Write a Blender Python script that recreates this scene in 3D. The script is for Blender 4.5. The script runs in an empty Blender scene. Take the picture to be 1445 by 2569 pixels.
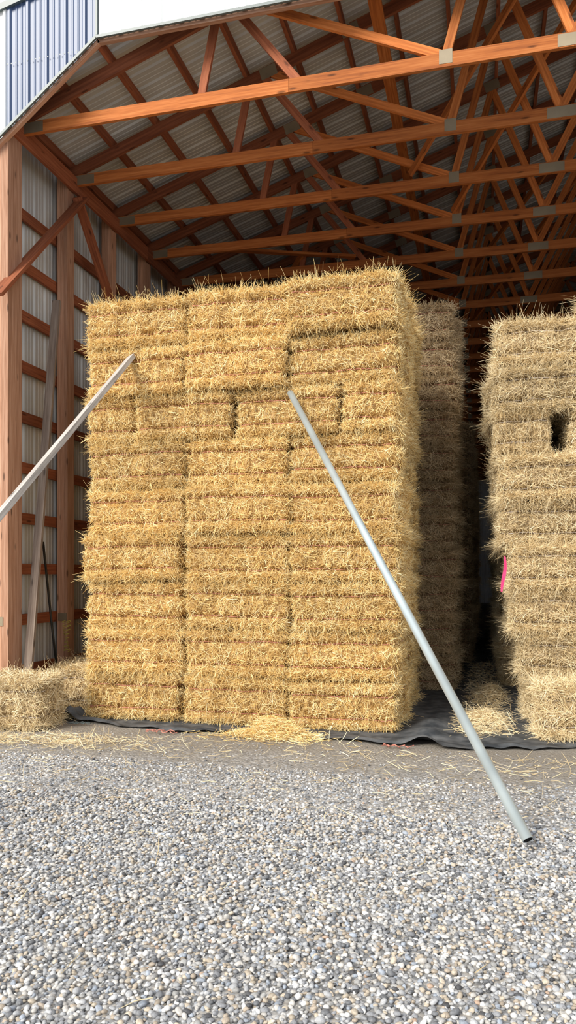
import bpy, math, random
import numpy as np
from mathutils import Vector, Matrix, Euler
random.seed(7)
R = np.random.default_rng(7)
S = bpy.context.scene
COL = S.collection
S.view_settings.view_transform = 'Standard'

# ------------------------------------------------------------------ helpers
def link(o, parent=None):
    COL.objects.link(o)
    if parent: o.parent = parent
    return o
def empty(name, loc=(0,0,0)):
    e = bpy.data.objects.new(name, None); e.location = loc; e.empty_display_size = .2
    return link(e)
def quad_mesh(name, V, F, mi=None, smooth=False, attrs=None):
    V = np.asarray(V, dtype=np.float32); F = np.asarray(F, dtype=np.int32)
    k = F.shape[1]
    me = bpy.data.meshes.new(name)
    me.vertices.add(len(V)); me.vertices.foreach_set('co', V.ravel())
    me.loops.add(F.size); me.loops.foreach_set('vertex_index', F.ravel())
    me.polygons.add(len(F)); me.polygons.foreach_set('loop_start', np.arange(0, F.size, k, dtype=np.int32))
    if mi is not None: me.polygons.foreach_set('material_index', np.asarray(mi, dtype=np.int32))
    me.polygons.foreach_set('use_smooth', np.full(len(F), smooth))
    me.update(calc_edges=True)
    for an, (ty, dat) in (attrs or {}).items():
        a = me.attributes.new(an, ty, 'POINT')
        if ty=='INT': a.data.foreach_set('value', np.asarray(dat,dtype=np.int32))
        elif ty=='BOOLEAN': a.data.foreach_set('value', np.asarray(dat,dtype=bool))
        else: a.data.foreach_set({'FLOAT':'value','FLOAT_VECTOR':'vector','FLOAT_COLOR':'color'}[ty], np.asarray(dat, dtype=np.float32).ravel())
    return me

# ------------------------------------------------------------------ materials
def new_mat(name, rough=.7, spec=.3, metal=0):
    m = bpy.data.materials.new(name); m.use_nodes = True
    nt = m.node_tree; b = nt.nodes['Principled BSDF']
    b.inputs['Roughness'].default_value = rough
    b.inputs['Specular IOR Level'].default_value = spec
    b.inputs['Metallic'].default_value = metal
    return m, nt, b
def N(nt, t, **kw):
    n = nt.nodes.new(t)
    for k, v in kw.items():
        if k in n.inputs.keys(): n.inputs[k].default_value = v
        else: setattr(n, k, v)
    return n
def ramp(nt, stops):
    r = nt.nodes.new('ShaderNodeValToRGB'); e = r.color_ramp.elements
    while len(e) < len(stops): e.new(.5)
    for i, (p, c) in enumerate(stops):
        e[i].position = p; e[i].color = (*c, 1)
    return r
def attr(nt, name):
    a = nt.nodes.new('ShaderNodeAttribute'); a.attribute_name = name; return a
def mixc(nt, mode, fac, a, b):
    m = nt.nodes.new('ShaderNodeMix'); m.data_type = 'RGBA'; m.blend_type = mode
    for inp, v in ((m.inputs[0], fac), (m.inputs[6], a), (m.inputs[7], b)):
        if isinstance(v, bpy.types.NodeSocket): nt.links.new(v, inp)
        elif isinstance(v, (int, float)): inp.default_value = v
        else: inp.default_value = (*v, 1)
    return m.outputs[2]

def straw_mat(name, dark, mid, pale, lo=.88, hi=1.08):
    m, nt, b = new_mat(name, .5, .4)
    a = attr(nt, 'rnd')
    r = ramp(nt, [(0, dark), (.45, mid), (1, pale)])
    nt.links.new(a.outputs['Fac'], r.inputs[0])
    oi = nt.nodes.new('ShaderNodeObjectInfo')
    mr = nt.nodes.new('ShaderNodeMapRange'); mr.inputs[3].default_value = lo; mr.inputs[4].default_value = hi
    nt.links.new(oi.outputs['Random'], mr.inputs[0])
    hs = nt.nodes.new('ShaderNodeHueSaturation')
    nt.links.new(mr.outputs[0], hs.inputs['Value']); nt.links.new(r.outputs[0], hs.inputs['Color'])
    nt.links.new(hs.outputs[0], b.inputs['Base Color'])
    return m
M_gold = straw_mat('straw_golden', (.30,.16,.045), (.93,.64,.235), (1.0,.90,.56))
M_tan  = straw_mat('straw_tan', (.25,.17,.085), (.82,.63,.34), (1.0,.89,.63))
M_straw_shaded  = straw_mat('straw_shaded', (.18,.115,.055), (.66,.48,.265), (.92,.76,.50))  # straw of the rear stacks, their shade put into the browner colour

def wood_mat(name, c1, c2, c3, rough=.75):
    m, nt, b = new_mat(name, rough, .25)
    a = attr(nt, 'gc')
    mp = N(nt, 'ShaderNodeMapping'); mp.inputs['Scale'].default_value = (1.2, 26, 26)
    nt.links.new(a.outputs['Vector'], mp.inputs[0])
    n1 = N(nt, 'ShaderNodeTexNoise', Scale=1.6, Detail=6.0, Roughness=.6)
    nt.links.new(mp.outputs[0], n1.inputs[0])
    r = ramp(nt, [(.28, c1), (.52, c2), (.78, c3)])
    nt.links.new(n1.outputs[0], r.inputs[0])
    mk = N(nt, 'ShaderNodeMapping'); mk.inputs['Scale'].default_value = (2.6, 9, 9)
    nt.links.new(a.outputs['Vector'], mk.inputs[0])
    v = N(nt, 'ShaderNodeTexVoronoi', Scale=1.0)
    nt.links.new(mk.outputs[0], v.inputs[0])
    kr = ramp(nt, [(.07, (.25,.25,.25)), (.16, (1,1,1))])
    nt.links.new(v.outputs['Distance'], kr.inputs[0])
    c = mixc(nt, 'MULTIPLY', .8, r.outputs[0], kr.outputs[0])
    rn = attr(nt, 'rnd')
    mr = nt.nodes.new('ShaderNodeMapRange'); mr.inputs[3].default_value = .72; mr.inputs[4].default_value = 1.12
    nt.links.new(rn.outputs['Fac'], mr.inputs[0])
    hs = nt.nodes.new('ShaderNodeHueSaturation')
    nt.links.new(mr.outputs[0], hs.inputs['Value']); nt.links.new(c, hs.inputs['Color'])
    nt.links.new(hs.outputs[0], b.inputs['Base Color'])
    bp = N(nt, 'ShaderNodeBump', Strength=.25, Distance=.004)
    nt.links.new(n1.outputs[0], bp.inputs['Height']); nt.links.new(bp.outputs[0], b.inputs['Normal'])
    return m
M_truss = wood_mat('wood_stained_orange', (.31,.085,.022), (.53,.16,.038), (.70,.26,.08))
M_wood_shaded   = wood_mat('wood_stained_shaded', (.18,.052,.024), (.30,.092,.04), (.42,.145,.065))  # darker copy of the stained lumber; dim light under roof put into colour
M_post  = wood_mat('wood_post', (.33,.16,.09), (.52,.28,.175), (.66,.41,.285))
M_grey  = wood_mat('wood_weathered', (.23,.21,.19), (.41,.375,.34), (.58,.54,.50))
M_grey2 = wood_mat('wood_weathered_dark', (.16,.115,.09), (.28,.21,.165), (.42,.34,.27))

def metal_panel(name, col, rough=.4, metal=.0, var=.12):
    m, nt, b = new_mat(name, rough, .5, metal)
    tc = nt.nodes.new('ShaderNodeTexCoord')
    n = N(nt, 'ShaderNodeTexNoise', Scale=2.5, Detail=5.0)
    nt.links.new(tc.outputs['Object'], n.inputs[0])
    r = ramp(nt, [(.3, tuple(c*(1-var) for c in col)), (.7, tuple(min(1,c*(1+var)) for c in col))])
    nt.links.new(n.outputs[0], r.inputs[0]); nt.links.new(r.outputs[0], b.inputs['Base Color'])
    return m
M_white = metal_panel('panel_white', (.84,.85,.84), .35, 0, .03)
M_blue  = metal_panel('panel_blue', (.05,.085,.18), .38, 0, .05)
M_galv  = metal_panel('panel_galvalume', (.56,.56,.54), .45, .15, .10)
M_galvr = metal_panel('roof_galvalume', (.50,.50,.485), .45, .15, .10)
M_plate = metal_panel('plate_galvanised', (.26,.21,.14), .55, .3, .25)
M_pole  = metal_panel('pole_galvanised', (.52,.60,.62), .4, .5, .18)
M_trim  = metal_panel('trim_dark', (.10,.13,.13), .4, 0, .05)
M_black = metal_panel('black_handle', (.02,.02,.02), .4)
def plain(name, col, rough=.7):
    m, nt, b = new_mat(name, rough); b.inputs['Base Color'].default_value = (*col, 1); return m
M_twine = plain('twine_red', (.60,.24,.18)); M_twineW = plain('twine_white', (.7,.62,.55))
M_pink = plain('ribbon_pink', (.85,.05,.18), .5); M_yel = plain('rope_yellow', (.45,.40,.08))
M_int = plain('pipe_inside', (.02,.02,.02))

# ------------------------------------------------------------------ lumber builder
class Lumber:
    def __init__(s): s.V=[]; s.F=[]; s.M=[]; s.G=[]; s.R=[]
    def beam(s, p1, p2, w, h, up=(0,0,1), mi=0):
        p1=Vector(p1); p2=Vector(p2); d=p2-p1; L=d.length; d.normalize()
        up=Vector(up); u=d.cross(up)
        if u.length<1e-4: u=d.cross(Vector((0,1,0)))
        u.normalize(); v=u.cross(d).normalized()
        b=len(s.V); off=random.random()*50; rr=random.random()
        for t in (0,1):
            for a,c in ((-1,-1),(1,-1),(1,1),(-1,1)):
                s.V.append(tuple(p1+d*L*t+u*(a*w/2)+v*(c*h/2)))
                s.G.append((off+L*t, off*.7+a*w/2, off*.3+c*h/2)); s.R.append(rr)
        for f in ((0,1,2,3),(7,6,5,4),(0,4,5,1),(1,5,6,2),(2,6,7,3),(3,7,4,0)):
            s.F.append([b+i for i in f]); s.M.append(mi)
    def mesh(s, name, mats):
        me=quad_mesh(name, s.V, s.F, s.M, False, {'gc':('FLOAT_VECTOR',s.G),'rnd':('FLOAT',s.R)})
        for m in mats: me.materials.append(m)
        return me
    def obj(s, name, mats, parent=None):
        return link(bpy.data.objects.new(name, s.mesh(name, mats)), parent)

# ------------------------------------------------------------------ ribbed sheet
def rib_profile(u0, u1, pitch=.23, h=.02):
    pts=[]; u=u0
    while u < u1:
        for du,hh in ((0,0),(.018,h),(.045,h),(.063,0),(.105,0),(.112,h*.25),(.125,h*.25),(.132,0),(.172,0),(.179,h*.25),(.192,h*.25),(.199,0)):
            if u+du<=u1: pts.append((u+du,hh))
        u+=pitch
    pts.append((u1,0)); return pts
def ribbed(name, u0, u1, fn, mats, parent=None, nseg=1, pitch=.23, h=.02):
    pr=rib_profile(u0,u1,pitch,h); V=[];F=[]
    for (u,hh) in pr:
        for j in range(nseg+1): V.append(fn(u,hh,j/nseg))
    k=nseg+1
    for i in range(len(pr)-1):
        for j in range(nseg): F.append((i*k+j,(i+1)*k+j,(i+1)*k+j+1,i*k+j+1))
    me=quad_mesh(name,V,F)
    for m in mats: me.materials.append(m)
    return link(bpy.data.objects.new(name,me),parent)

# ------------------------------------------------------------------ BARN SHELL
XL=-5.36; XR=9.56; YF=7.35; YB=43.0; XP=2.1
def roofz(x): return 6.97+(min(x,2*XP-x)+5.2)/3
def head(x):
    if x<-5.36: return 0.0
    if x<-3.97: return 7.33+(x+3.97)*.76
    return 7.33
def ftop(x): 
    xx=min(x,2*XP-x); return 7.83+(xx+5.17)*.22
front=empty('wall_front')
ribbed('panel_corner',-5.62,-5.365,lambda u,h,t:(u,YF-h,t*ftop(u)),[M_white],front)
ribbed('panel_white_corner',-5.365,-5.08,lambda u,h,t:(u,YF-h,head(u)+t*(ftop(u)-head(u))),[M_white],front)
ribbed('panel_blue',-5.08,-3.97,lambda u,h,t:(u,YF-h,head(u)+t*(ftop(u)-head(u))),[M_blue],front)
ribbed('panel_white',-3.97,XR+.1,lambda u,h,t:(u,YF-h,head(u)+t*(ftop(u)-head(u))),[M_white],front)
lb=Lumber()
lb.beam((-3.98,YF-.03,7.325),(XR,YF-.03,7.325),.025,.03,mi=0)
lb.beam((-5.40,YF-.03,head(-5.35)-.03),(-3.98,YF-.03,7.325),.025,.03,mi=0)
lb.beam((-5.62,YF-.03,ftop(-5.62)+.02),(XP,YF-.03,ftop(XP)+.02),.03,.07,mi=0)
lb.beam((XP,YF-.03,ftop(XP)+.02),(XR,YF-.03,ftop(XR)+.02),.03,.07,mi=0)
lb.beam((-3.97,YF-.03,7.34),(-3.97,YF-.03,ftop(-3.97)),.025,.03,up=(0,1,0),mi=0)
lb.obj('trim_metal',[M_trim],front)
lb=Lumber()
lb.beam((-3.98,YF+.03,7.33),(XR,YF+.03,7.33),.05,.09)
lb.beam((-5.36,YF+.03,head(-5.35)-.0),(-3.98,YF+.03,7.33),.05,.09)
lb.obj('trim_wood',[M_post],front)
V=[];F=[]
for i in range(22):
    x=-5.06+i*.05; z=7.22
    if z<head(x)+.03: continue
    c=len(V)
    for a in range(6): V.append((x+.008*math.cos(a*1.047),YF-.024,z+.008*math.sin(a*1.047)))
    F.append([c+a for a in range(6)])
me=quad_mesh('screws',V,F); me.materials.append(M_trim); link(bpy.data.objects.new('screws',me),front)

ribbed('wall_left',YF,YB,lambda u,h,t:(XL-h,u,t*roofz(XL)),[M_galv])
ribbed('wall_right',YF,YB,lambda u,h,t:(XR+h,u,t*roofz(XR)),[M_galv])
ribbed('wall_back',XL,XR,lambda u,h,t:(u,YB+h,t*roofz(u)),[M_galv])
roof=empty('roof')
ribbed('roof_sheet_west',YF+.01,YB,lambda u,h,t:(XL-.2+t*(XP-XL+.2),u,roofz(XL-.2+t*(XP-XL+.2))+h),[M_galvr],roof)
ribbed('roof_sheet_east',YF+.01,YB,lambda u,h,t:(XR+.2-t*(XR-XP+.2),u,roofz(XR+.2-t*(XR-XP+.2))+h),[M_galvr],roof)
lb=Lumber()
x=-5.19
while x<XR:
    if abs(x-XP)>.15:
        z=roofz(x)-.05
        yy=YF+.06
        while yy<YB-.1:
            y2=min(yy+4.9,YB-.05); lb.beam((x,yy,z),(x,y2,z),.045,.11); yy=y2
    x+=.6
lb.obj('purlins',[M_wood_shaded],roof)

PS=1.178
fr=empty('wall_frame_left')
lb=Lumber()
for j in range(3): lb.beam((-5.323+j*.088,7.53,0),(-5.323+j*.088,7.53,6.6),.086,.26,up=(0,1,0))
k=1
while 7.6+PS*k<YB:
    y=7.6+PS*k
    for j in range(3):
        lb.beam((-5.255+j*.05,y,0),(-5.255+j*.05,y,6.72),.048,.16,up=(0,1,0))
    k+=1
lb.obj('posts',[M_post],fr)
lb=Lumber()
for i in range(10):
    z=.45+.605*i
    yy=7.45
    while yy<YB-.2:
        y2=min(yy+2*PS,YB-.05); lb.beam((-5.315,yy,z),(-5.315,y2,z),.04,.13); yy=y2
yy=7.45
while yy<YB-.2:
    y2=min(yy+3*PS,YB-.05)
    lb.beam((-5.09,yy,6.63),(-5.09,y2,6.63),.04,.2); yy=y2
lb.beam((-5.03,8.92,6.50),(-5.08,7.16,4.62),.04,.15,up=(1,0,0))
lb.beam((-5.05,8.80,6.46),(-5.05,9.95,5.15),.04,.12,up=(1,0,0))
lb.beam((-5.05,13.5,6.46),(-5.05,12.2,4.9),.04,.12,up=(1,0,0))
lb.obj('girts_and_braces',[M_wood_shaded],fr)
lb=Lumber()
lb.beam((-5.235,7.395,1.02),(-5.235,7.395,1.12),.14,.008)
lb.beam((-5.20,8.69,1.0),(-5.20,8.69,1.1),.12,.008)
lb.obj('brackets',[M_plate],fr)
fr2=empty('wall_frame_right')
lb=Lumber()
k=0
while 7.6+PS*k<YB:
    lb.beam((XR-.12,7.6+PS*k,0),(XR-.12,7.6+PS*k,6.72),.15,.15,up=(0,1,0)); k+=2
for i in range(10): lb.beam((XR-.025,YF+.1,.45+.605*i),(XR-.025,YB-.05,.45+.605*i),.04,.13)
lb.obj('posts',[M_post],fr2)

# ------------------------------------------------------------------ trusses
lb=Lumber(); cz=6.70; t=.04
def tc(x): return roofz(x)-.10-.07
lb.beam((-5.18,0,cz),(-1.95,0,cz),t,.14)
lb.beam((-1.948,0,cz),(.86,0,cz),t,.14)
lb.beam((.862,0,cz),(5.0,0,cz),t,.14); lb.beam((5.002,0,cz),(9.38,0,cz),t,.14)
lb.beam((-5.25,0,tc(-5.25)-.01),(-1.5,0,tc(-1.5)),t,.14,mi=2); lb.beam((-1.49,0,tc(-1.49)),(XP,0,tc(XP)),t,.14,mi=2)
lb.beam((9.45,0,tc(9.45)-.01),(5.0,0,tc(5.0)),t,.14,mi=2); lb.beam((4.99,0,tc(4.99)),(XP,0,tc(XP)),t,.14,mi=2)
T=lambda x:(x,0,tc(x)-.05)
B=lambda x:(x,0,cz+.04)
webs=[(B(-2.92),T(-2.75),2),(B(-1.85),T(-2.55),2),(B(-.34),T(-2.45),0),(B(-.34),T(.15),0),(B(.86),T(.15),0),(B(.86),T(XP),0),
      (B(3.34),T(XP),0),(B(3.34),T(4.05),0),(B(4.54),T(4.05),0),(B(4.54),T(6.65),0),(B(6.05),T(6.75),0),(B(7.12),T(6.95),0)]
for a,b,mi in webs: lb.beam(a,b,.088,t*.95,up=(0,1,0),mi=mi)
for x,w in ((-5.0,.34),(-.34,.13),(.86,.30),(3.34,.13),(4.54,.13),(9.2,.34)):
    zz=cz+(.03 if w<.2 else 0)
    lb.beam((x-w/2,-.022,zz),(x+w/2,-.022,zz),.002,.14 if w<.2 else .12,mi=1)
for x in (-2.5,.15,-1.5,XP):
    lb.beam((x-.1,-.022,tc(x)-.04),(x+.1,-.022,tc(x)+.02),.002,.14,mi=1)
tm=lb.mesh('roof_truss',[M_truss,M_plate,M_wood_shaded])
trs=empty('roof_trusses')
k=0
while 7.68+PS*k<YB-.2:
    o=bpy.data.objects.new('roof_truss',tm); o.location=(0,7.68+PS*k,0); link(o,trs); k+=1
lb=Lumber()
def run(x,z,w,h,y0=7.56):
    yy=y0
    while yy<YB-.3:
        y2=min(yy+4*PS,YB-.2); lb.beam((x,yy,z),(x,y2,z),w,h); yy=y2
run(-1.10,7.72,.14,.04); run(5.3,7.72,.14,.04)
for k in range(0,28,5):
    y=7.68+PS*k
    lb.beam((2.0,y+.06,8.9),(-.4,y+PS*3,6.85),.04,.09)
    lb.beam((1.1,y+.06,8.5),(-.9,y+PS*2,6.85),.04,.09)
    lb.beam((-4.6,y+PS*3.1,6.82),(-2.0,y+PS*4-.05,6.82),.09,.04)
lb.beam((-4.0,7.68+PS*5+.05,6.3),(-2.9,7.68+PS*4-.05,6.95),.04,.12)
lb.obj('lateral_braces',[M_truss],trs)

# ------------------------------------------------------------------ instancing node group
def inst_group(name, coll):
    g=bpy.data.node_groups.new(name,'GeometryNodeTree')
    g.interface.new_socket('Geometry',in_out='INPUT',socket_type='NodeSocketGeometry')
    g.interface.new_socket('Geometry',in_out='OUTPUT',socket_type='NodeSocketGeometry')
    gi=g.nodes.new('NodeGroupInput'); go=g.nodes.new('NodeGroupOutput')
    ci=g.nodes.new('GeometryNodeCollectionInfo'); ci.inputs['Collection'].default_value=coll
    ci.inputs['Separate Children'].default_value=True; ci.inputs['Reset Children'].default_value=True
    ip=g.nodes.new('GeometryNodeInstanceOnPoints'); ip.inputs['Pick Instance'].default_value=True
    def na(n,ty):
        x=g.nodes.new('GeometryNodeInputNamedAttribute'); x.data_type=ty; x.inputs['Name'].default_value=n
        return [o for o in x.outputs if o.name=='Attribute' and o.enabled][0] if any(o.name=='Attribute' and o.enabled for o in x.outputs) else x.outputs[0]
    e2=g.nodes.new('FunctionNodeEulerToRotation')
    jn=g.nodes.new('GeometryNodeJoinGeometry'); L=g.links.new
    L(gi.outputs[0],ip.inputs['Points']); L(ci.outputs[0],ip.inputs['Instance'])
    L(na('ispt','BOOLEAN'),ip.inputs['Selection']); L(na('idx','INT'),ip.inputs['Instance Index'])
    L(na('rot','FLOAT_VECTOR'),e2.inputs[0]); L(e2.outputs[0],ip.inputs['Rotation'])
    L(na('scl','FLOAT_VECTOR'),ip.inputs['Scale'])
    L(gi.outputs[0],jn.inputs[0]); L(ip.outputs[0],jn.inputs[0]); L(jn.outputs[0],go.inputs[0])
    return g
PN=[0]
def pool(name, meshes, z=.3):
    c=bpy.data.collections.new(name)
    for i,me in enumerate(meshes):
        o=bpy.data.objects.new(me.name,me); c.objects.link(o); o.location=(11+2.2*PN[0],20,z); PN[0]+=1
    return inst_group(name+'_scatter',c), len(meshes)

# ------------------------------------------------------------------ STRAW BALES
def snoise(P, seed, f, n=6):
    r=np.random.default_rng(seed); o=np.zeros(len(P))
    for i in range(n):
        d=r.normal(size=3)*f*(1+.7*i); ph=r.random()*6.28
        o+=np.sin(P@d+ph)/(1+.35*i)
    return o/2.2
def straw_geo(P, D, L, W, rng, bend=.12):
    n=len(P); D=D/np.linalg.norm(D,axis=1,keepdims=True)
    A=rng.normal(size=(n,3)); U=np.cross(D,A); U/=np.linalg.norm(U,axis=1,keepdims=True); Vv=np.cross(D,U)
    V=np.zeros((n,3,3,3),dtype=np.float32)
    for j,(t_,ws) in enumerate(((0,1),(.5,1.),(1,.6))):
        c=P+D*(L*t_)[:,None]+U*(L*bend*(1 if j==1 else 0)*rng.random(n)*.6)[:,None]
        for q in range(3):
            an=q*2.094
            V[:,j,q]=c+(U*math.cos(an)+Vv*math.sin(an)*.7)*(W*.5*ws)[:,None]
    V=V.reshape(-1,3)
    base=(np.arange(n)*9)[:,None,None]
    f=[]
    for j in range(2):
        for q in range(3):
            q2=(q+1)%3; f.append([j*3+q,j*3+q2,(j+1)*3+q2,(j+1)*3+q])
    F=(base+np.array(f)[None]).reshape(-1,4)
    return V,F
def bale_mesh(name, seed, mat, tw, a=.568,b=.288,c=.25, dens=3600, shag=1.0, zs=.120, edge=1.0, pin=.042):
    rng=np.random.default_rng(seed); r=.085
    half=np.array([a,b,c])
    def surf(P):
        inner=half-r; Q=np.clip(P,-inner,inner); n=P-Q; n/=np.maximum(np.linalg.norm(n,axis=1,keepdims=True),1e-6)
        X=Q+n*r
        z=X[:,2]
        hor=np.sqrt(np.clip(1-n[:,2]**2,0,1))
        pinch=-pin*(np.exp(-((z-zs)/.024)**2)+np.exp(-((z+zs)/.024)**2))*hor
        flake=.007*np.sin(X[:,0]*50+snoise(X,seed+5,6)*2)
        d=snoise(X,seed,7)*.022+snoise(X,seed+1,26)*.013+flake+pinch+.012
        return X+n*d[:,None]*np.array([1,1,.35]), n
    Vs=[];Fs=[];Ms=[];Rs=[];off=0
    dims=[(0,1,2),(0,2,1),(1,2,0)]
    for (i,j,k) in dims:
        for sgn in (-1,1):
            ni=int(half[i]*2/.025); nj=int(half[j]*2/.025)
            gu,gv=np.meshgrid(np.linspace(-1,1,ni+1),np.linspace(-1,1,nj+1),indexing='ij')
            P=np.zeros(((ni+1)*(nj+1),3)); P[:,i]=gu.ravel()*half[i]; P[:,j]=gv.ravel()*half[j]; P[:,k]=sgn*half[k]
            X,_=surf(P)
            X=X*np.array([.98,.96,.97])
            I=np.arange((ni+1)*(nj+1)).reshape(ni+1,nj+1)
            F=np.stack([I[:-1,:-1],I[1:,:-1],I[1:,1:],I[:-1,1:]],-1).reshape(-1,4)
            Vs.append(X);Fs.append(F+off);Ms.append(np.zeros(len(F)));Rs.append(np.clip(.08+.1*snoise(X,seed+9,60),0,1));off+=len(X)
    def add(P0,n,mode):
        nonlocal off
        g=np.minimum(abs(P0[:,2]-zs),abs(P0[:,2]+zs)); keep=(g>.018)|(rng.random(len(P0))<.38)|(abs(n[:,2])>.7)
        P0=P0[keep]; n=n[keep]; g=g[keep]
        m=len(P0); tdir=rng.normal(size=(m,3)); tdir-=n*(tdir*n).sum(1,keepdims=True)
        tdir/=np.linalg.norm(tdir,axis=1,keepdims=True)
        if mode=='face':
            al=np.radians(np.where(rng.random(m)<.80,rng.uniform(-5,38,m),rng.uniform(35,80,m))); L=rng.uniform(.03,.12,m)*shag; st=.42
            W=rng.uniform(.0032,.0070,m)
        elif mode=='edge':
            al=np.radians(rng.uniform(20,80,m)); L=rng.uniform(.06,.16,m)*shag; st=.40
            W=rng.uniform(.003,.0062,m)
        else:
            al=np.radians(rng.uniform(20,85,m)); L=rng.uniform(.12,.27,m)*shag; st=.32
            W=rng.uniform(.0028,.005,m)
        D=tdir*np.cos(al)[:,None]+n*np.sin(al)[:,None]
        P=P0-D*(L*st)[:,None]+n*.004
        V,F=straw_geo(P,D,L,W,rng)
        Vs.append(V);Fs.append(F+off);Ms.append(np.zeros(len(F)))
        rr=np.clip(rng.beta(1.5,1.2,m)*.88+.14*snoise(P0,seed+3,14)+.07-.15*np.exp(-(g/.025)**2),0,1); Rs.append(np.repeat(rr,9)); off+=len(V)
    for (i,j,k) in dims:
        for sgn in (-1,1):
            area=4*half[i]*half[j]; m=int(area*dens*(1 if k!=2 else .4))
            P=np.zeros((m,3)); P[:,i]=rng.uniform(-1,1,m)*half[i]; P[:,j]=rng.uniform(-1,1,m)*half[j]; P[:,k]=sgn*half[k]
            X,n=surf(P); add(X,n,'face')
    def rim(m,mode):
        P=np.zeros((m,3)); P[:,0]=rng.uniform(-1,1,m)*a*.94; P[:,1]=rng.choice([-1,1],m)*b; P[:,2]=rng.choice([-1,1],m)*(c-rng.random(m)*.09); X,n=surf(P); add(X,n,mode)
        k=m//3
        P=np.zeros((k,3)); P[:,0]=rng.choice([-1,1],k)*a; P[:,1]=rng.uniform(-1,1,k)*b*.85; P[:,2]=rng.choice([-1,1],k)*(c-rng.random(k)*.06); X,n=surf(P); add(X,n,mode)
    rim(int(680*edge),'edge'); rim(int(120*edge),'wisp')
    for zz in (-zs,zs):
        per=[]; ns=40
        for s_ in np.linspace(-a,a,ns): per.append((s_,-b,zz))
        for s_ in np.linspace(-b,b,20)[1:]: per.append((a,s_,zz))
        for s_ in np.linspace(a,-a,ns)[1:]: per.append((s_,b,zz))
        for s_ in np.linspace(b,-b,20)[1:-1]: per.append((-a,s_,zz))
        P=np.array(per); X,n=surf(P); X=X+n*.012; X[:,2]+=.006*np.sin(np.arange(len(X))*.35+seed)
        m=len(X); V=np.zeros((m,4,3))
        for q in range(4):
            V[:,q]=X+n*(.004*math.cos(q*1.571+.78))+np.array([0,0,1])*(.004*math.sin(q*1.571+.78))
        I=np.arange(m*4).reshape(m,4); In=np.roll(I,-1,axis=0)
        F=np.stack([I,np.roll(I,-1,1),np.roll(In,-1,1),In],-1).reshape(-1,4)
        Vs.append(V.reshape(-1,3));Fs.append(F+off);Ms.append(np.ones(len(F)));Rs.append(np.full(m*4,.5));off+=m*4
    me=quad_mesh(name,np.concatenate(Vs),np.concatenate(Fs),np.concatenate(Ms),False,{'rnd':('FLOAT',np.concatenate(Rs))})
    me.materials.append(mat); me.materials.append(tw)
    return me
P_gold=pool('golden_bales',[bale_mesh('straw_bale_gold_a',11,M_gold,M_twine,shag=1.0),bale_mesh('straw_bale_gold_b',22,M_gold,M_twine,shag=1.12,edge=1.2),bale_mesh('straw_bale_gold_c',33,M_gold,M_twine,shag=1.3,edge=1.8,pin=.036)])
P_shaded=pool('shaded_bales',[bale_mesh('straw_bale_shaded',55,M_straw_shaded,M_twine,shag=1.3,dens=2600)])
P_tan=pool('tan_bales',[bale_mesh('hay_bale_tan_a',66,M_tan,M_twineW,shag=1.25,dens=3200,edge=1.4),bale_mesh('hay_bale_tan_b',77,M_tan,M_twineW,shag=1.6,dens=2900,edge=2.1)])
CUBE=np.array([(-1,-1,-1),(1,-1,-1),(1,1,-1),(-1,1,-1),(-1,-1,1),(1,-1,1),(1,1,1),(-1,1,1)],dtype=float)
CF=np.array([(3,2,1,0),(4,5,6,7),(0,1,5,4),(1,2,6,5),(2,3,7,6),(3,0,4,7)])
class Bales:
    def __init__(s): s.L=[]
    def add(s,x,y,z,rz=0,sx=1,sy=1,sz=1,rx=0,ry=0,jit=1.,idx=None):
        j=.022*jit
        s.L.append(((x,y,z),(rx+random.uniform(-j,j)*1.6,ry+random.uniform(-j,j)*.7,rz+random.uniform(-j,j)*1.7+random.choice((0,math.pi))),(sx,sy,sz),idx))
    def obj(s,name,pl,mat):
        grp,npool=pl; V=[];F=[];isp=[];idx=[];rot=[];scl=[]
        for (p,r,sc,ix) in s.L:
            V.append(p);isp.append(True);idx.append(random.randrange(npool) if ix is None else ix);rot.append(r);scl.append(sc)
        for (p,r,sc,ix) in s.L:
            M=np.array(Euler(r).to_matrix()); C=CUBE*np.array([.48,.21,.19])*np.array(sc); C=C@M.T+np.array(p)
            F.append(CF+len(V)); V.extend(C.tolist()); isp+=[False]*8; idx+=[0]*8; rot+=[(0,0,0)]*8; scl+=[(1,1,1)]*8
        me=quad_mesh(name,V,np.concatenate(F),None,False,{'ispt':('BOOLEAN',isp),'idx':('INT',idx),'rot':('FLOAT_VECTOR',rot),'scl':('FLOAT_VECTOR',scl)})
        me.materials.append(mat); o=bpy.data.objects.new(name,me); link(o)
        md=o.modifiers.new('straw','NODES'); md.node_group=grp
        return o
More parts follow.
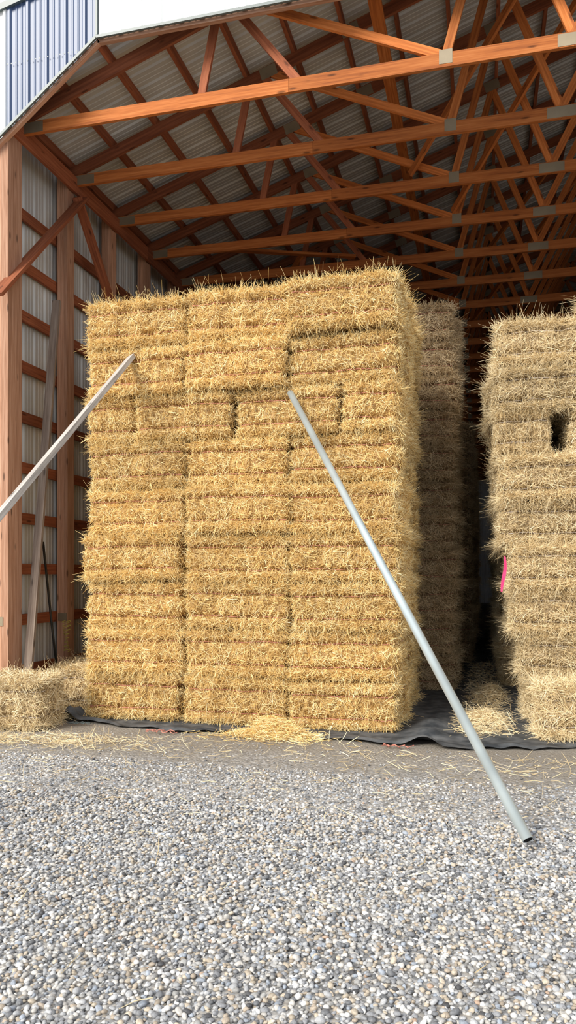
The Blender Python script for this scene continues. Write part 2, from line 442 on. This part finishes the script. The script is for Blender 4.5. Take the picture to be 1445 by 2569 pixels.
def stack(name,x0,x1,y0,y1,h,n,pl,mat,jx=.02,jy=.03,tie=None,inset=None,ncol=3,nrow=4,lean=0,gap=.985,topup=0,custom=None,rot=1.,extra=()):
    e=Bales(); bl=(x1-x0)/ncol; bw=(y1-y0)/nrow
    for c in range(n):
        z=(c+.5)*h+.0; sz=h/.505*.985
        ins=(inset(c) if inset else 0)
        if custom and c in custom:
            for r in range(nrow):
                for (xa,xb) in custom[c]:
                    e.add((xa+xb)/2+ins,y0+bw*(r+.5)+random.uniform(-jy,jy)*.5,z,0,sx=(xb-xa)/1.17*.99,sy=bw/.57,sz=sz)
            continue
        if tie is not None and c in tie:
            for side in (0,1):
                k=0
                while (k+.5)*1.17<(y1-y0):
                    xx=x0+.28+lean*c/n if side==0 else x1-.30
                    e.add(xx+ins,y0+.57+k*1.17,z,math.pi/2,sz=sz,sy=.93); k+=1
            for r in range(nrow):
                m=(x1-x0-1.2)/2
                for k in range(2):
                    e.add(x0+.60+m*(k+.5)+ins,y0+bw*(r+.5)+random.uniform(-jy,jy)*.5,z,0,sx=m/1.17*.955,sz=sz)
            continue
        for r in range(nrow):
            for k in range(ncol):
                if 0<k<ncol-1 and 0<r<nrow-1 and c<n-1: continue
                fl=1 if r==0 else .3
                lx=lean*c/n*(1-k/max(1,ncol-1))
                top=(c==n-1)
                e.add(x0+bl*(k+.5)+random.uniform(-jx,jx)+ins+lx,y0+bw*(r+.5)+random.uniform(-jy,jy)*fl,z+(topup*k if top else 0),0,
                      sx=bl/1.17*gap,sy=bw/.57,sz=sz*random.uniform(.97,1.03)*(1.04 if top else 1),jit=rot,idx=(pl[1]-1 if top else None))
    for q in extra: e.add(*q[:3],**q[3])
    return e.obj(name,pl,mat)
stack('straw_bale_stack',-4.30,-.78,7.58,9.90,.507,9,P_gold,M_gold,jx=.03,jy=.05,tie=(6,),lean=.10,topup=.03,gap=.97,rot=1.4)
stack('straw_bale_stack',-4.0,-.34,10.6,12.9,.483,11,P_shaded,M_straw_shaded,jx=.045,jy=.05,gap=.975)
stack('straw_bale_stack',-2.5,-.16,14.0,20.0,.48,9,P_shaded,M_straw_shaded,jx=.05,nrow=10,ncol=2)
stack('straw_bale_stack',-2.5,-.16,21.5,30.0,.48,9,P_shaded,M_straw_shaded,jx=.05,nrow=14,ncol=2)
e_in=[.34,.26,.12,.15,.05,.0,.0,-.06,.02]
stack('hay_bale_stack',.18,3.30,8.6,10.9,.483,9,P_tan,M_tan,jx=.07,jy=.09,inset=lambda c:e_in[c],rot=2.2,
      custom={6:[(.14,.72),(.92,2.05),(2.08,3.2)]},extra=[(1.68,9.15,4.52,dict(sz=.62)),(2.7,9.15,4.52,dict(sz=.62))])
stack('hay_bale_stack',.32,2.6,11.2,20.0,.475,10,P_tan,M_tan,jx=.05,nrow=15,ncol=2)
for args in ((-4.92,7.03,.27,.03),(-4.64,8.44,.27,math.pi/2+.05),(1.12,7.88,.27,.06)):
    e=Bales(); e.add(*args,sz=1.05,sy=.94); e.obj('straw_bale',P_tan,M_tan)

# ------------------------------------------------------------------ loose straw
def loose(name, pts, mat, wmul=1., flat=.25):
    pts=np.array(pts); n=len(pts); D=R.normal(size=(n,3)); D[:,2]*=flat
    L=R.uniform(.05,.20,n); W=R.uniform(.003,.006,n)*wmul
    Dn=D/np.linalg.norm(D,axis=1,keepdims=True)
    P=pts-Dn*(L*.5)[:,None]; 
    P[:,2]=np.maximum(P[:,2],.004+np.maximum(0,-Dn[:,2]*L))
    V,F=straw_geo(P,D,L,W,R,.18)
    me=quad_mesh(name,V,F,None,False,{'rnd':('FLOAT',np.repeat(np.clip(R.beta(2.0,1.5,n),0,1),9))})
    me.materials.append(mat); return link(bpy.data.objects.new(name,me))
def heap(cx,cy,rx,ry,h,n):
    a=np.clip(R.normal(size=(n,2)),-2.2,2.2); r2=(a**2).sum(1); z=R.random(n)*h*np.exp(-r2/1.6)+.02
    return np.stack([cx+a[:,0]*rx*.6,cy+a[:,1]*ry*.6,z],1)
def scat(x0,x1,y0,y1,n,z=.012):
    return np.stack([R.uniform(x0,x1,n),R.uniform(y0,y1,n),np.full(n,z)],1)
loose('loose_straw',np.concatenate([heap(-1.98,7.17,.36,.15,.20,1300),heap(-1.98,7.02,.65,.18,.05,300)]),M_gold)
loose('loose_straw',np.concatenate([heap(.02,8.5,.22,.55,.10,1100),heap(.0,7.9,.25,.3,.03,160),scat(-.2,.2,8.9,14,900),heap(.12,10.2,.16,.8,.15,900)]),M_tan)
G=np.concatenate([heap(1.15,6.95,.8,.18,.03,600),heap(-4.4,6.35,.7,.25,.03,380),heap(-3.7,6.5,.7,.3,.03,260),
     scat(-4.8,2.8,6.2,6.8,400,.02),scat(-4.8,2.8,4.8,6.3,300,.03),scat(-4,2.8,2.5,4.8,60,.035)])
G=G[(G[:,1]<6.78)&(G[:,0]>-4.95)]
loose('loose_straw',G,M_tan)
loose('loose_straw',heap(-4.42,7.52,.12,.08,.05,260),M_tan)

# ------------------------------------------------------------------ ground
m,nt,b=new_mat('packed_gravel',.9,.2)
tcn=nt.nodes.new('ShaderNodeTexCoord')
v=N(nt,'ShaderNodeTexVoronoi',Scale=42.); nt.links.new(tcn.outputs['Object'],v.inputs[0])
rr=ramp(nt,[(0,(.14,.14,.14)),(.35,(.25,.25,.25)),(.6,(.34,.31,.27)),(.85,(.38,.385,.40)),(1,(.52,.50,.47))])
sep=nt.nodes.new('ShaderNodeSeparateColor'); nt.links.new(v.outputs['Color'],sep.inputs[0]); nt.links.new(sep.outputs[0],rr.inputs[0])
n1=N(nt,'ShaderNodeTexNoise',Scale=1.3,Detail=8.,Roughness=.65); nt.links.new(tcn.outputs['Object'],n1.inputs[0])
n2=N(nt,'ShaderNodeTexNoise',Scale=60.,Detail=4.); nt.links.new(tcn.outputs['Object'],n2.inputs[0])
dirt=ramp(nt,[(.3,(.17,.145,.12)),(.7,(.31,.28,.235))]); nt.links.new(n2.outputs[0],dirt.inputs[0])
sx=nt.nodes.new('ShaderNodeSeparateXYZ'); nt.links.new(tcn.outputs['Object'],sx.inputs[0])
mr=nt.nodes.new('ShaderNodeMapRange'); mr.inputs[1].default_value=5.2; mr.inputs[2].default_value=7.0; nt.links.new(sx.outputs['Y'],mr.inputs[0])
ad=nt.nodes.new('ShaderNodeMath'); ad.operation='MULTIPLY_ADD'; ad.inputs[1].default_value=1.4; nt.links.new(n1.outputs[0],ad.inputs[0])
sb=nt.nodes.new('ShaderNodeMath'); sb.operation='SUBTRACT'; sb.inputs[1].default_value=.7; nt.links.new(mr.outputs[0],sb.inputs[0]); nt.links.new(sb.outputs[0],ad.inputs[2]); ad.use_clamp=True
c=mixc(nt,'MIX',ad.outputs[0],rr.outputs[0],dirt.outputs[0]); nt.links.new(c,b.inputs['Base Color'])
bp=N(nt,'ShaderNodeBump',Strength=.7,Distance=.01); bp.invert=True
nt.links.new(v.outputs['Distance'],bp.inputs['Height']); nt.links.new(bp.outputs[0],b.inputs['Normal'])
M_ground=m
V=[(-40,-25,0),(40,-25,0),(40,60,0),(-40,60,0)]
me=quad_mesh('ground',V,[(0,1,2,3)]); me.materials.append(M_ground); link(bpy.data.objects.new('ground',me))

import bmesh
bm=bmesh.new(); bmesh.ops.create_icosphere(bm,subdivisions=2,radius=1); bm.verts.ensure_lookup_table()
IV=np.array([v.co[:] for v in bm.verts]); IF=np.array([[v.index for v in f.verts] for f in bm.faces]); bm.free()
PAL=np.array([[.42,.425,.435],[.265,.27,.285],[.54,.515,.48],[.49,.42,.33],[.16,.165,.175],[.74,.73,.71],[.36,.355,.345],[.40,.335,.265],[.33,.365,.42],[.08,.08,.085],[.43,.31,.23]])
PW=np.array([.20,.17,.15,.12,.09,.10,.10,.06,.06,.02,.01]); PW/=PW.sum()
m,nt,b=new_mat('pebble',.58,.4)
a=attr(nt,'pc'); tcn=nt.nodes.new('ShaderNodeTexCoord'); n1=N(nt,'ShaderNodeTexNoise',Scale=160.,Detail=3.); nt.links.new(tcn.outputs['Object'],n1.inputs[0])
r_=ramp(nt,[(.3,(.70,.70,.70)),(.7,(1.0,1.0,1.0))]); nt.links.new(n1.outputs[0],r_.inputs[0])
nt.links.new(mixc(nt,'MULTIPLY',1.,a.outputs['Color'],r_.outputs[0]),b.inputs['Base Color']); M_peb=m
def pebble_tile(name,seed,sp,zoff,smin=.007,smax=.0165,extra=220):
    rng=np.random.default_rng(seed); g=int(1/sp)
    gx,gy=np.meshgrid((np.arange(g)+.5)/g-.5,(np.arange(g)+.5)/g-.5)
    C=np.stack([gx.ravel(),gy.ravel(),np.zeros(g*g)],1); C[:,:2]+=rng.uniform(-.5,.5,(len(C),2))*sp*1.1
    E=np.zeros((extra,3)); E[:,:2]=rng.uniform(-.5,.5,(extra,2)); E[:,2]=.009
    C=np.concatenate([C,E]); n=len(C)
    s=smin+(smax-smin)*rng.beta(1.3,2.3,n)
    C[:,2]+=zoff+s*.35
    sc=np.stack([s*rng.uniform(1,1.4,n),s*rng.uniform(.8,1.05,n),s*rng.uniform(.5,.8,n)],1)
    V=IV[None]*(1+.14*np.sin(IV[None]@rng.normal(size=(3,3))*2+rng.random((n,1,3))*6.28))
    V=V*sc[:,None,:]
    th=rng.random(n)*6.283; ti=rng.normal(size=n)*.35
    ct,st=np.cos(ti)[:,None],np.sin(ti)[:,None]
    x=V[:,:,0]*ct-V[:,:,2]*st; z=V[:,:,0]*st+V[:,:,2]*ct; y=V[:,:,1]
    c_,s_=np.cos(th)[:,None],np.sin(th)[:,None]
    V=np.stack([x*c_-y*s_,x*s_+y*c_,z],-1)+C[:,None,:]
    F=(np.arange(n)*len(IV))[:,None,None]+IF[None]
    col=PAL[rng.choice(len(PAL),n,p=PW)]*rng.uniform(.8,1.2,(n,1)); col=np.clip(col*1.05,0,.9)
    col=np.concatenate([col,np.ones((n,1))],1)
    me=quad_mesh(name,V.reshape(-1,3),F.reshape(-1,3),None,True,{'pc':('FLOAT_COLOR',np.repeat(col,len(IV),axis=0))})
    me.materials.append(M_peb); return me
P_grav=pool('gravel_tiles',[pebble_tile('gravel_a_dense',1,.0212,0,.006,.0170,330),pebble_tile('gravel_b_dense',2,.0212,0,.006,.0170,330),
     pebble_tile('gravel_c_medium',4,.026,-.004,.005,.015,120),pebble_tile('gravel_d_sparse',6,.05,-.006,.004,.012,30)],0)
V=[];idx=[];rot=[]
for iy in range(1,7):
    for ix in range(-6,5):
        y=iy+.5; V.append((ix+.5,y,0)); idx.append(random.choice((0,1)) if y<5 else (2 if y<6.2 else 3)); rot.append((0,0,random.randrange(4)*math.pi/2))
n_=len(V)
V+= [(-6,1,.0005),(5,1,.0005),(5,7,.0005),(-6,7,.0005)]
me=quad_mesh('gravel_bed',V,[(n_,n_+1,n_+2,n_+3)],None,False,{'ispt':('BOOLEAN',[True]*n_+[False]*4),'idx':('INT',idx+[0]*4),'rot':('FLOAT_VECTOR',rot+[(0,0,0)]*4),'scl':('FLOAT_VECTOR',[(1,1,1)]*(n_+4))})
me.materials.append(M_ground); o=link(bpy.data.objects.new('gravel_bed',me)); md=o.modifiers.new('pebbles','NODES'); md.node_group=P_grav[0]

# ------------------------------------------------------------------ tarp
m,nt,b=new_mat('woven_tarp',.65,.3)
tcn=nt.nodes.new('ShaderNodeTexCoord'); n1=N(nt,'ShaderNodeTexNoise',Scale=7.,Detail=8.); nt.links.new(tcn.outputs['Object'],n1.inputs[0])
r_=ramp(nt,[(.35,(.035,.04,.046)),(.7,(.13,.135,.14))]); nt.links.new(n1.outputs[0],r_.inputs[0]); nt.links.new(r_.outputs[0],b.inputs['Base Color']); M_tarp=m
ex=[-4.95,-4.4,-3.7,-3,-2.2,-1.5,-.9,-.3,.2,.7,1.4,2.4,3.6]; ey=[7.42,7.36,7.26,7.10,7.24,7.16,7.08,7.04,7.12,7.30,7.35,7.45,7.5]
nx,ny=420,60
X=np.linspace(-4.95,3.6,nx); E=np.interp(X,ex,ey)+.03*np.sin(X*9)+.015*np.sin(X*23+1)
V=[];F=[]
for i in range(nx):
    for j in range(ny):
        tt=(j/(ny-1))**2.2; y=E[i]+tt*(24-E[i]); x=X[i]
        fold=max(0,1-tt*20)
        z=.008+.016*abs(math.sin(x*7+y*5+2*math.sin(x*2.3)))*fold+.035*math.exp(-((y-E[i]-.06)/.05)**2)*(.5+.5*math.sin(x*4.1+1.5*math.sin(x*1.7)))
        if -4.5<x<-4.1 and y<7.62: z+=.14*math.exp(-((x+4.34)/.10)**2)*(1-tt)**8*(.8+.2*math.sin(y*40))
        if -.75<x<.0 and y<8.3: z+=.07*math.exp(-((x+.5)/.16)**2)*abs(math.sin(y*6))
        V.append((x,y,z))
for i in range(nx-1):
    for j in range(ny-1): a_=i*ny+j; F.append((a_,a_+ny,a_+ny+1,a_+1))
me=quad_mesh('ground_tarp',V,F,None,True); me.materials.append(M_tarp); link(bpy.data.objects.new('ground_tarp',me))

# ------------------------------------------------------------------ pole (open pipe)
def tube(name,pts,r,mat,n=24,parent=None,hollow=False,mat2=None):
    V=[];F=[];MI=[]
    rings=[]
    def ring(p,d,rad):
        d=Vector(d).normalized(); u=d.cross(Vector((0,0,1)));
        if u.length<.01: u=d.cross(Vector((1,0,0)))
        u.normalize(); w=d.cross(u); s=len(V)
        for i in range(n):
            a=i*2*math.pi/n; V.append(tuple(Vector(p)+u*math.cos(a)*rad+w*math.sin(a)*rad))
        return s
    P=[Vector(p) for p in pts]
    for i,p in enumerate(P):
        d=(P[min(i+1,len(P)-1)]-P[max(i-1,0)]); rings.append(ring(p,d,r))
    def joinr(a,b_,mi):
        for i in range(n): F.append((a+i,a+(i+1)%n,b_+(i+1)%n,b_+i)); MI.append(mi)
    for i in range(len(P)-1): joinr(rings[i],rings[i+1],0)
    if hollow:
        for e,sgn in ((0,1),(-1,-1)):
            d=(P[1]-P[0]).normalized()*sgn; d0=P[1]-P[0]
            r1=ring(P[e],d0,r*.88); r2=ring(P[e]+d*.5,d0,r*.88); joinr(rings[e],r1,0); joinr(r1,r2,1)
    else:
        for e in (0,-1):
            r1=ring(P[e],P[1]-P[0] if e==0 else P[-1]-P[-2],r*.01); joinr(rings[e],r1,0)
    me=quad_mesh(name,V,F,MI,True); me.materials.append(mat); me.materials.append(mat2 or mat)
    return link(bpy.data.objects.new(name,me),parent)
p0=Vector((.265,4.62,.05)); p1=Vector((-1.9,7.55,3.46))
tube('steel_pole',[p0,p0.lerp(p1,.5),p1],.033,M_pole,hollow=True,mat2=M_int)
lb=Lumber(); lb.beam((-3.60,2.64,.04),(-3.66,7.52,3.95),.045,.088,up=(1,0,.5)); lb.obj('leaning_wooden_board',[M_grey])
lb=Lumber(); lb.beam((-4.97,7.52,.03),(-4.97,8.18,4.9),.10,.038,up=(0,1,0)); lb.obj('leaning_wooden_board',[M_grey2])
sh=empty('shovel'); tube('handle',[(-5.03,7.98,1.98),(-5.02,8.16,.95),(-5.01,8.28,.3)],.014,M_black,12,sh)
lb=Lumber(); lb.beam((-5.01,8.28,.32),(-5.01,8.33,.02),.006,.18,up=(0,1,0)); lb.obj('blade',[M_black],sh)
pts=[]
for i in range(120):
    a=i*.42; pts.append((-5.04+.04*math.sin(a)+.01*math.sin(i*.9),8.52+.03*math.cos(a*1.1),.62+i*.0034+.02*math.sin(a)))
tube('yellow_rope',pts,.004,M_yel,6)
V=[];F=[]
for i in range(14):
    t_=i/13; x=.245+.012*math.sin(t_*5)-.01*t_; z=1.79-.38*t_; w=.008+.010*math.sin(t_*3.1)
    V+= [(x-w-.01*t_,8.44-.015*math.sin(t_*7),z),(x+w-.01*t_,8.43+.01*math.sin(t_*6),z)]
    if i: F.append((2*i-2,2*i-1,2*i+1,2*i))
me=quad_mesh('pink_ribbon',V,F,None,True); me.materials.append(M_pink); link(bpy.data.objects.new('pink_ribbon',me))
for (cx,cy,s,mt) in ((-.75,6.95,.16,M_twine),(-3.1,7.02,.2,M_twine),(-4.1,7.2,.14,M_trim)):
    pts=[(cx+s*(i/30-.5)*1.6+.03*math.sin(i*1.3),cy+.04*math.sin(i*.7+cx),.03+.008*math.sin(i*1.9)) for i in range(31)]
    tube('twine_scrap',pts,.004,mt,6)

# ------------------------------------------------------------------ light, world, camera
w=bpy.data.worlds.new('sky'); S.world=w; w.use_nodes=True
bg=w.node_tree.nodes['Background']; bg.inputs[0].default_value=(.90,.94,1,1); bg.inputs[1].default_value=1.15
sl=bpy.data.lights.new('sun','SUN'); sl.energy=4.7; sl.angle=math.radians(26); sl.color=(1,.95,.86)
so=bpy.data.objects.new('sun',sl); link(so)
d=Vector((.44,.74,-.58)); so.rotation_euler=d.to_track_quat('-Z','Y').to_euler()
cam=bpy.data.cameras.new('camera'); co=bpy.data.objects.new('camera',cam); link(co)
co.location=(0,0,1.6); co.rotation_euler=(math.radians(90),0,math.radians(14.3))
cam.lens=1900/2569*36; cam.sensor_width=36; cam.shift_y=.0605; cam.clip_end=200
S.camera=co
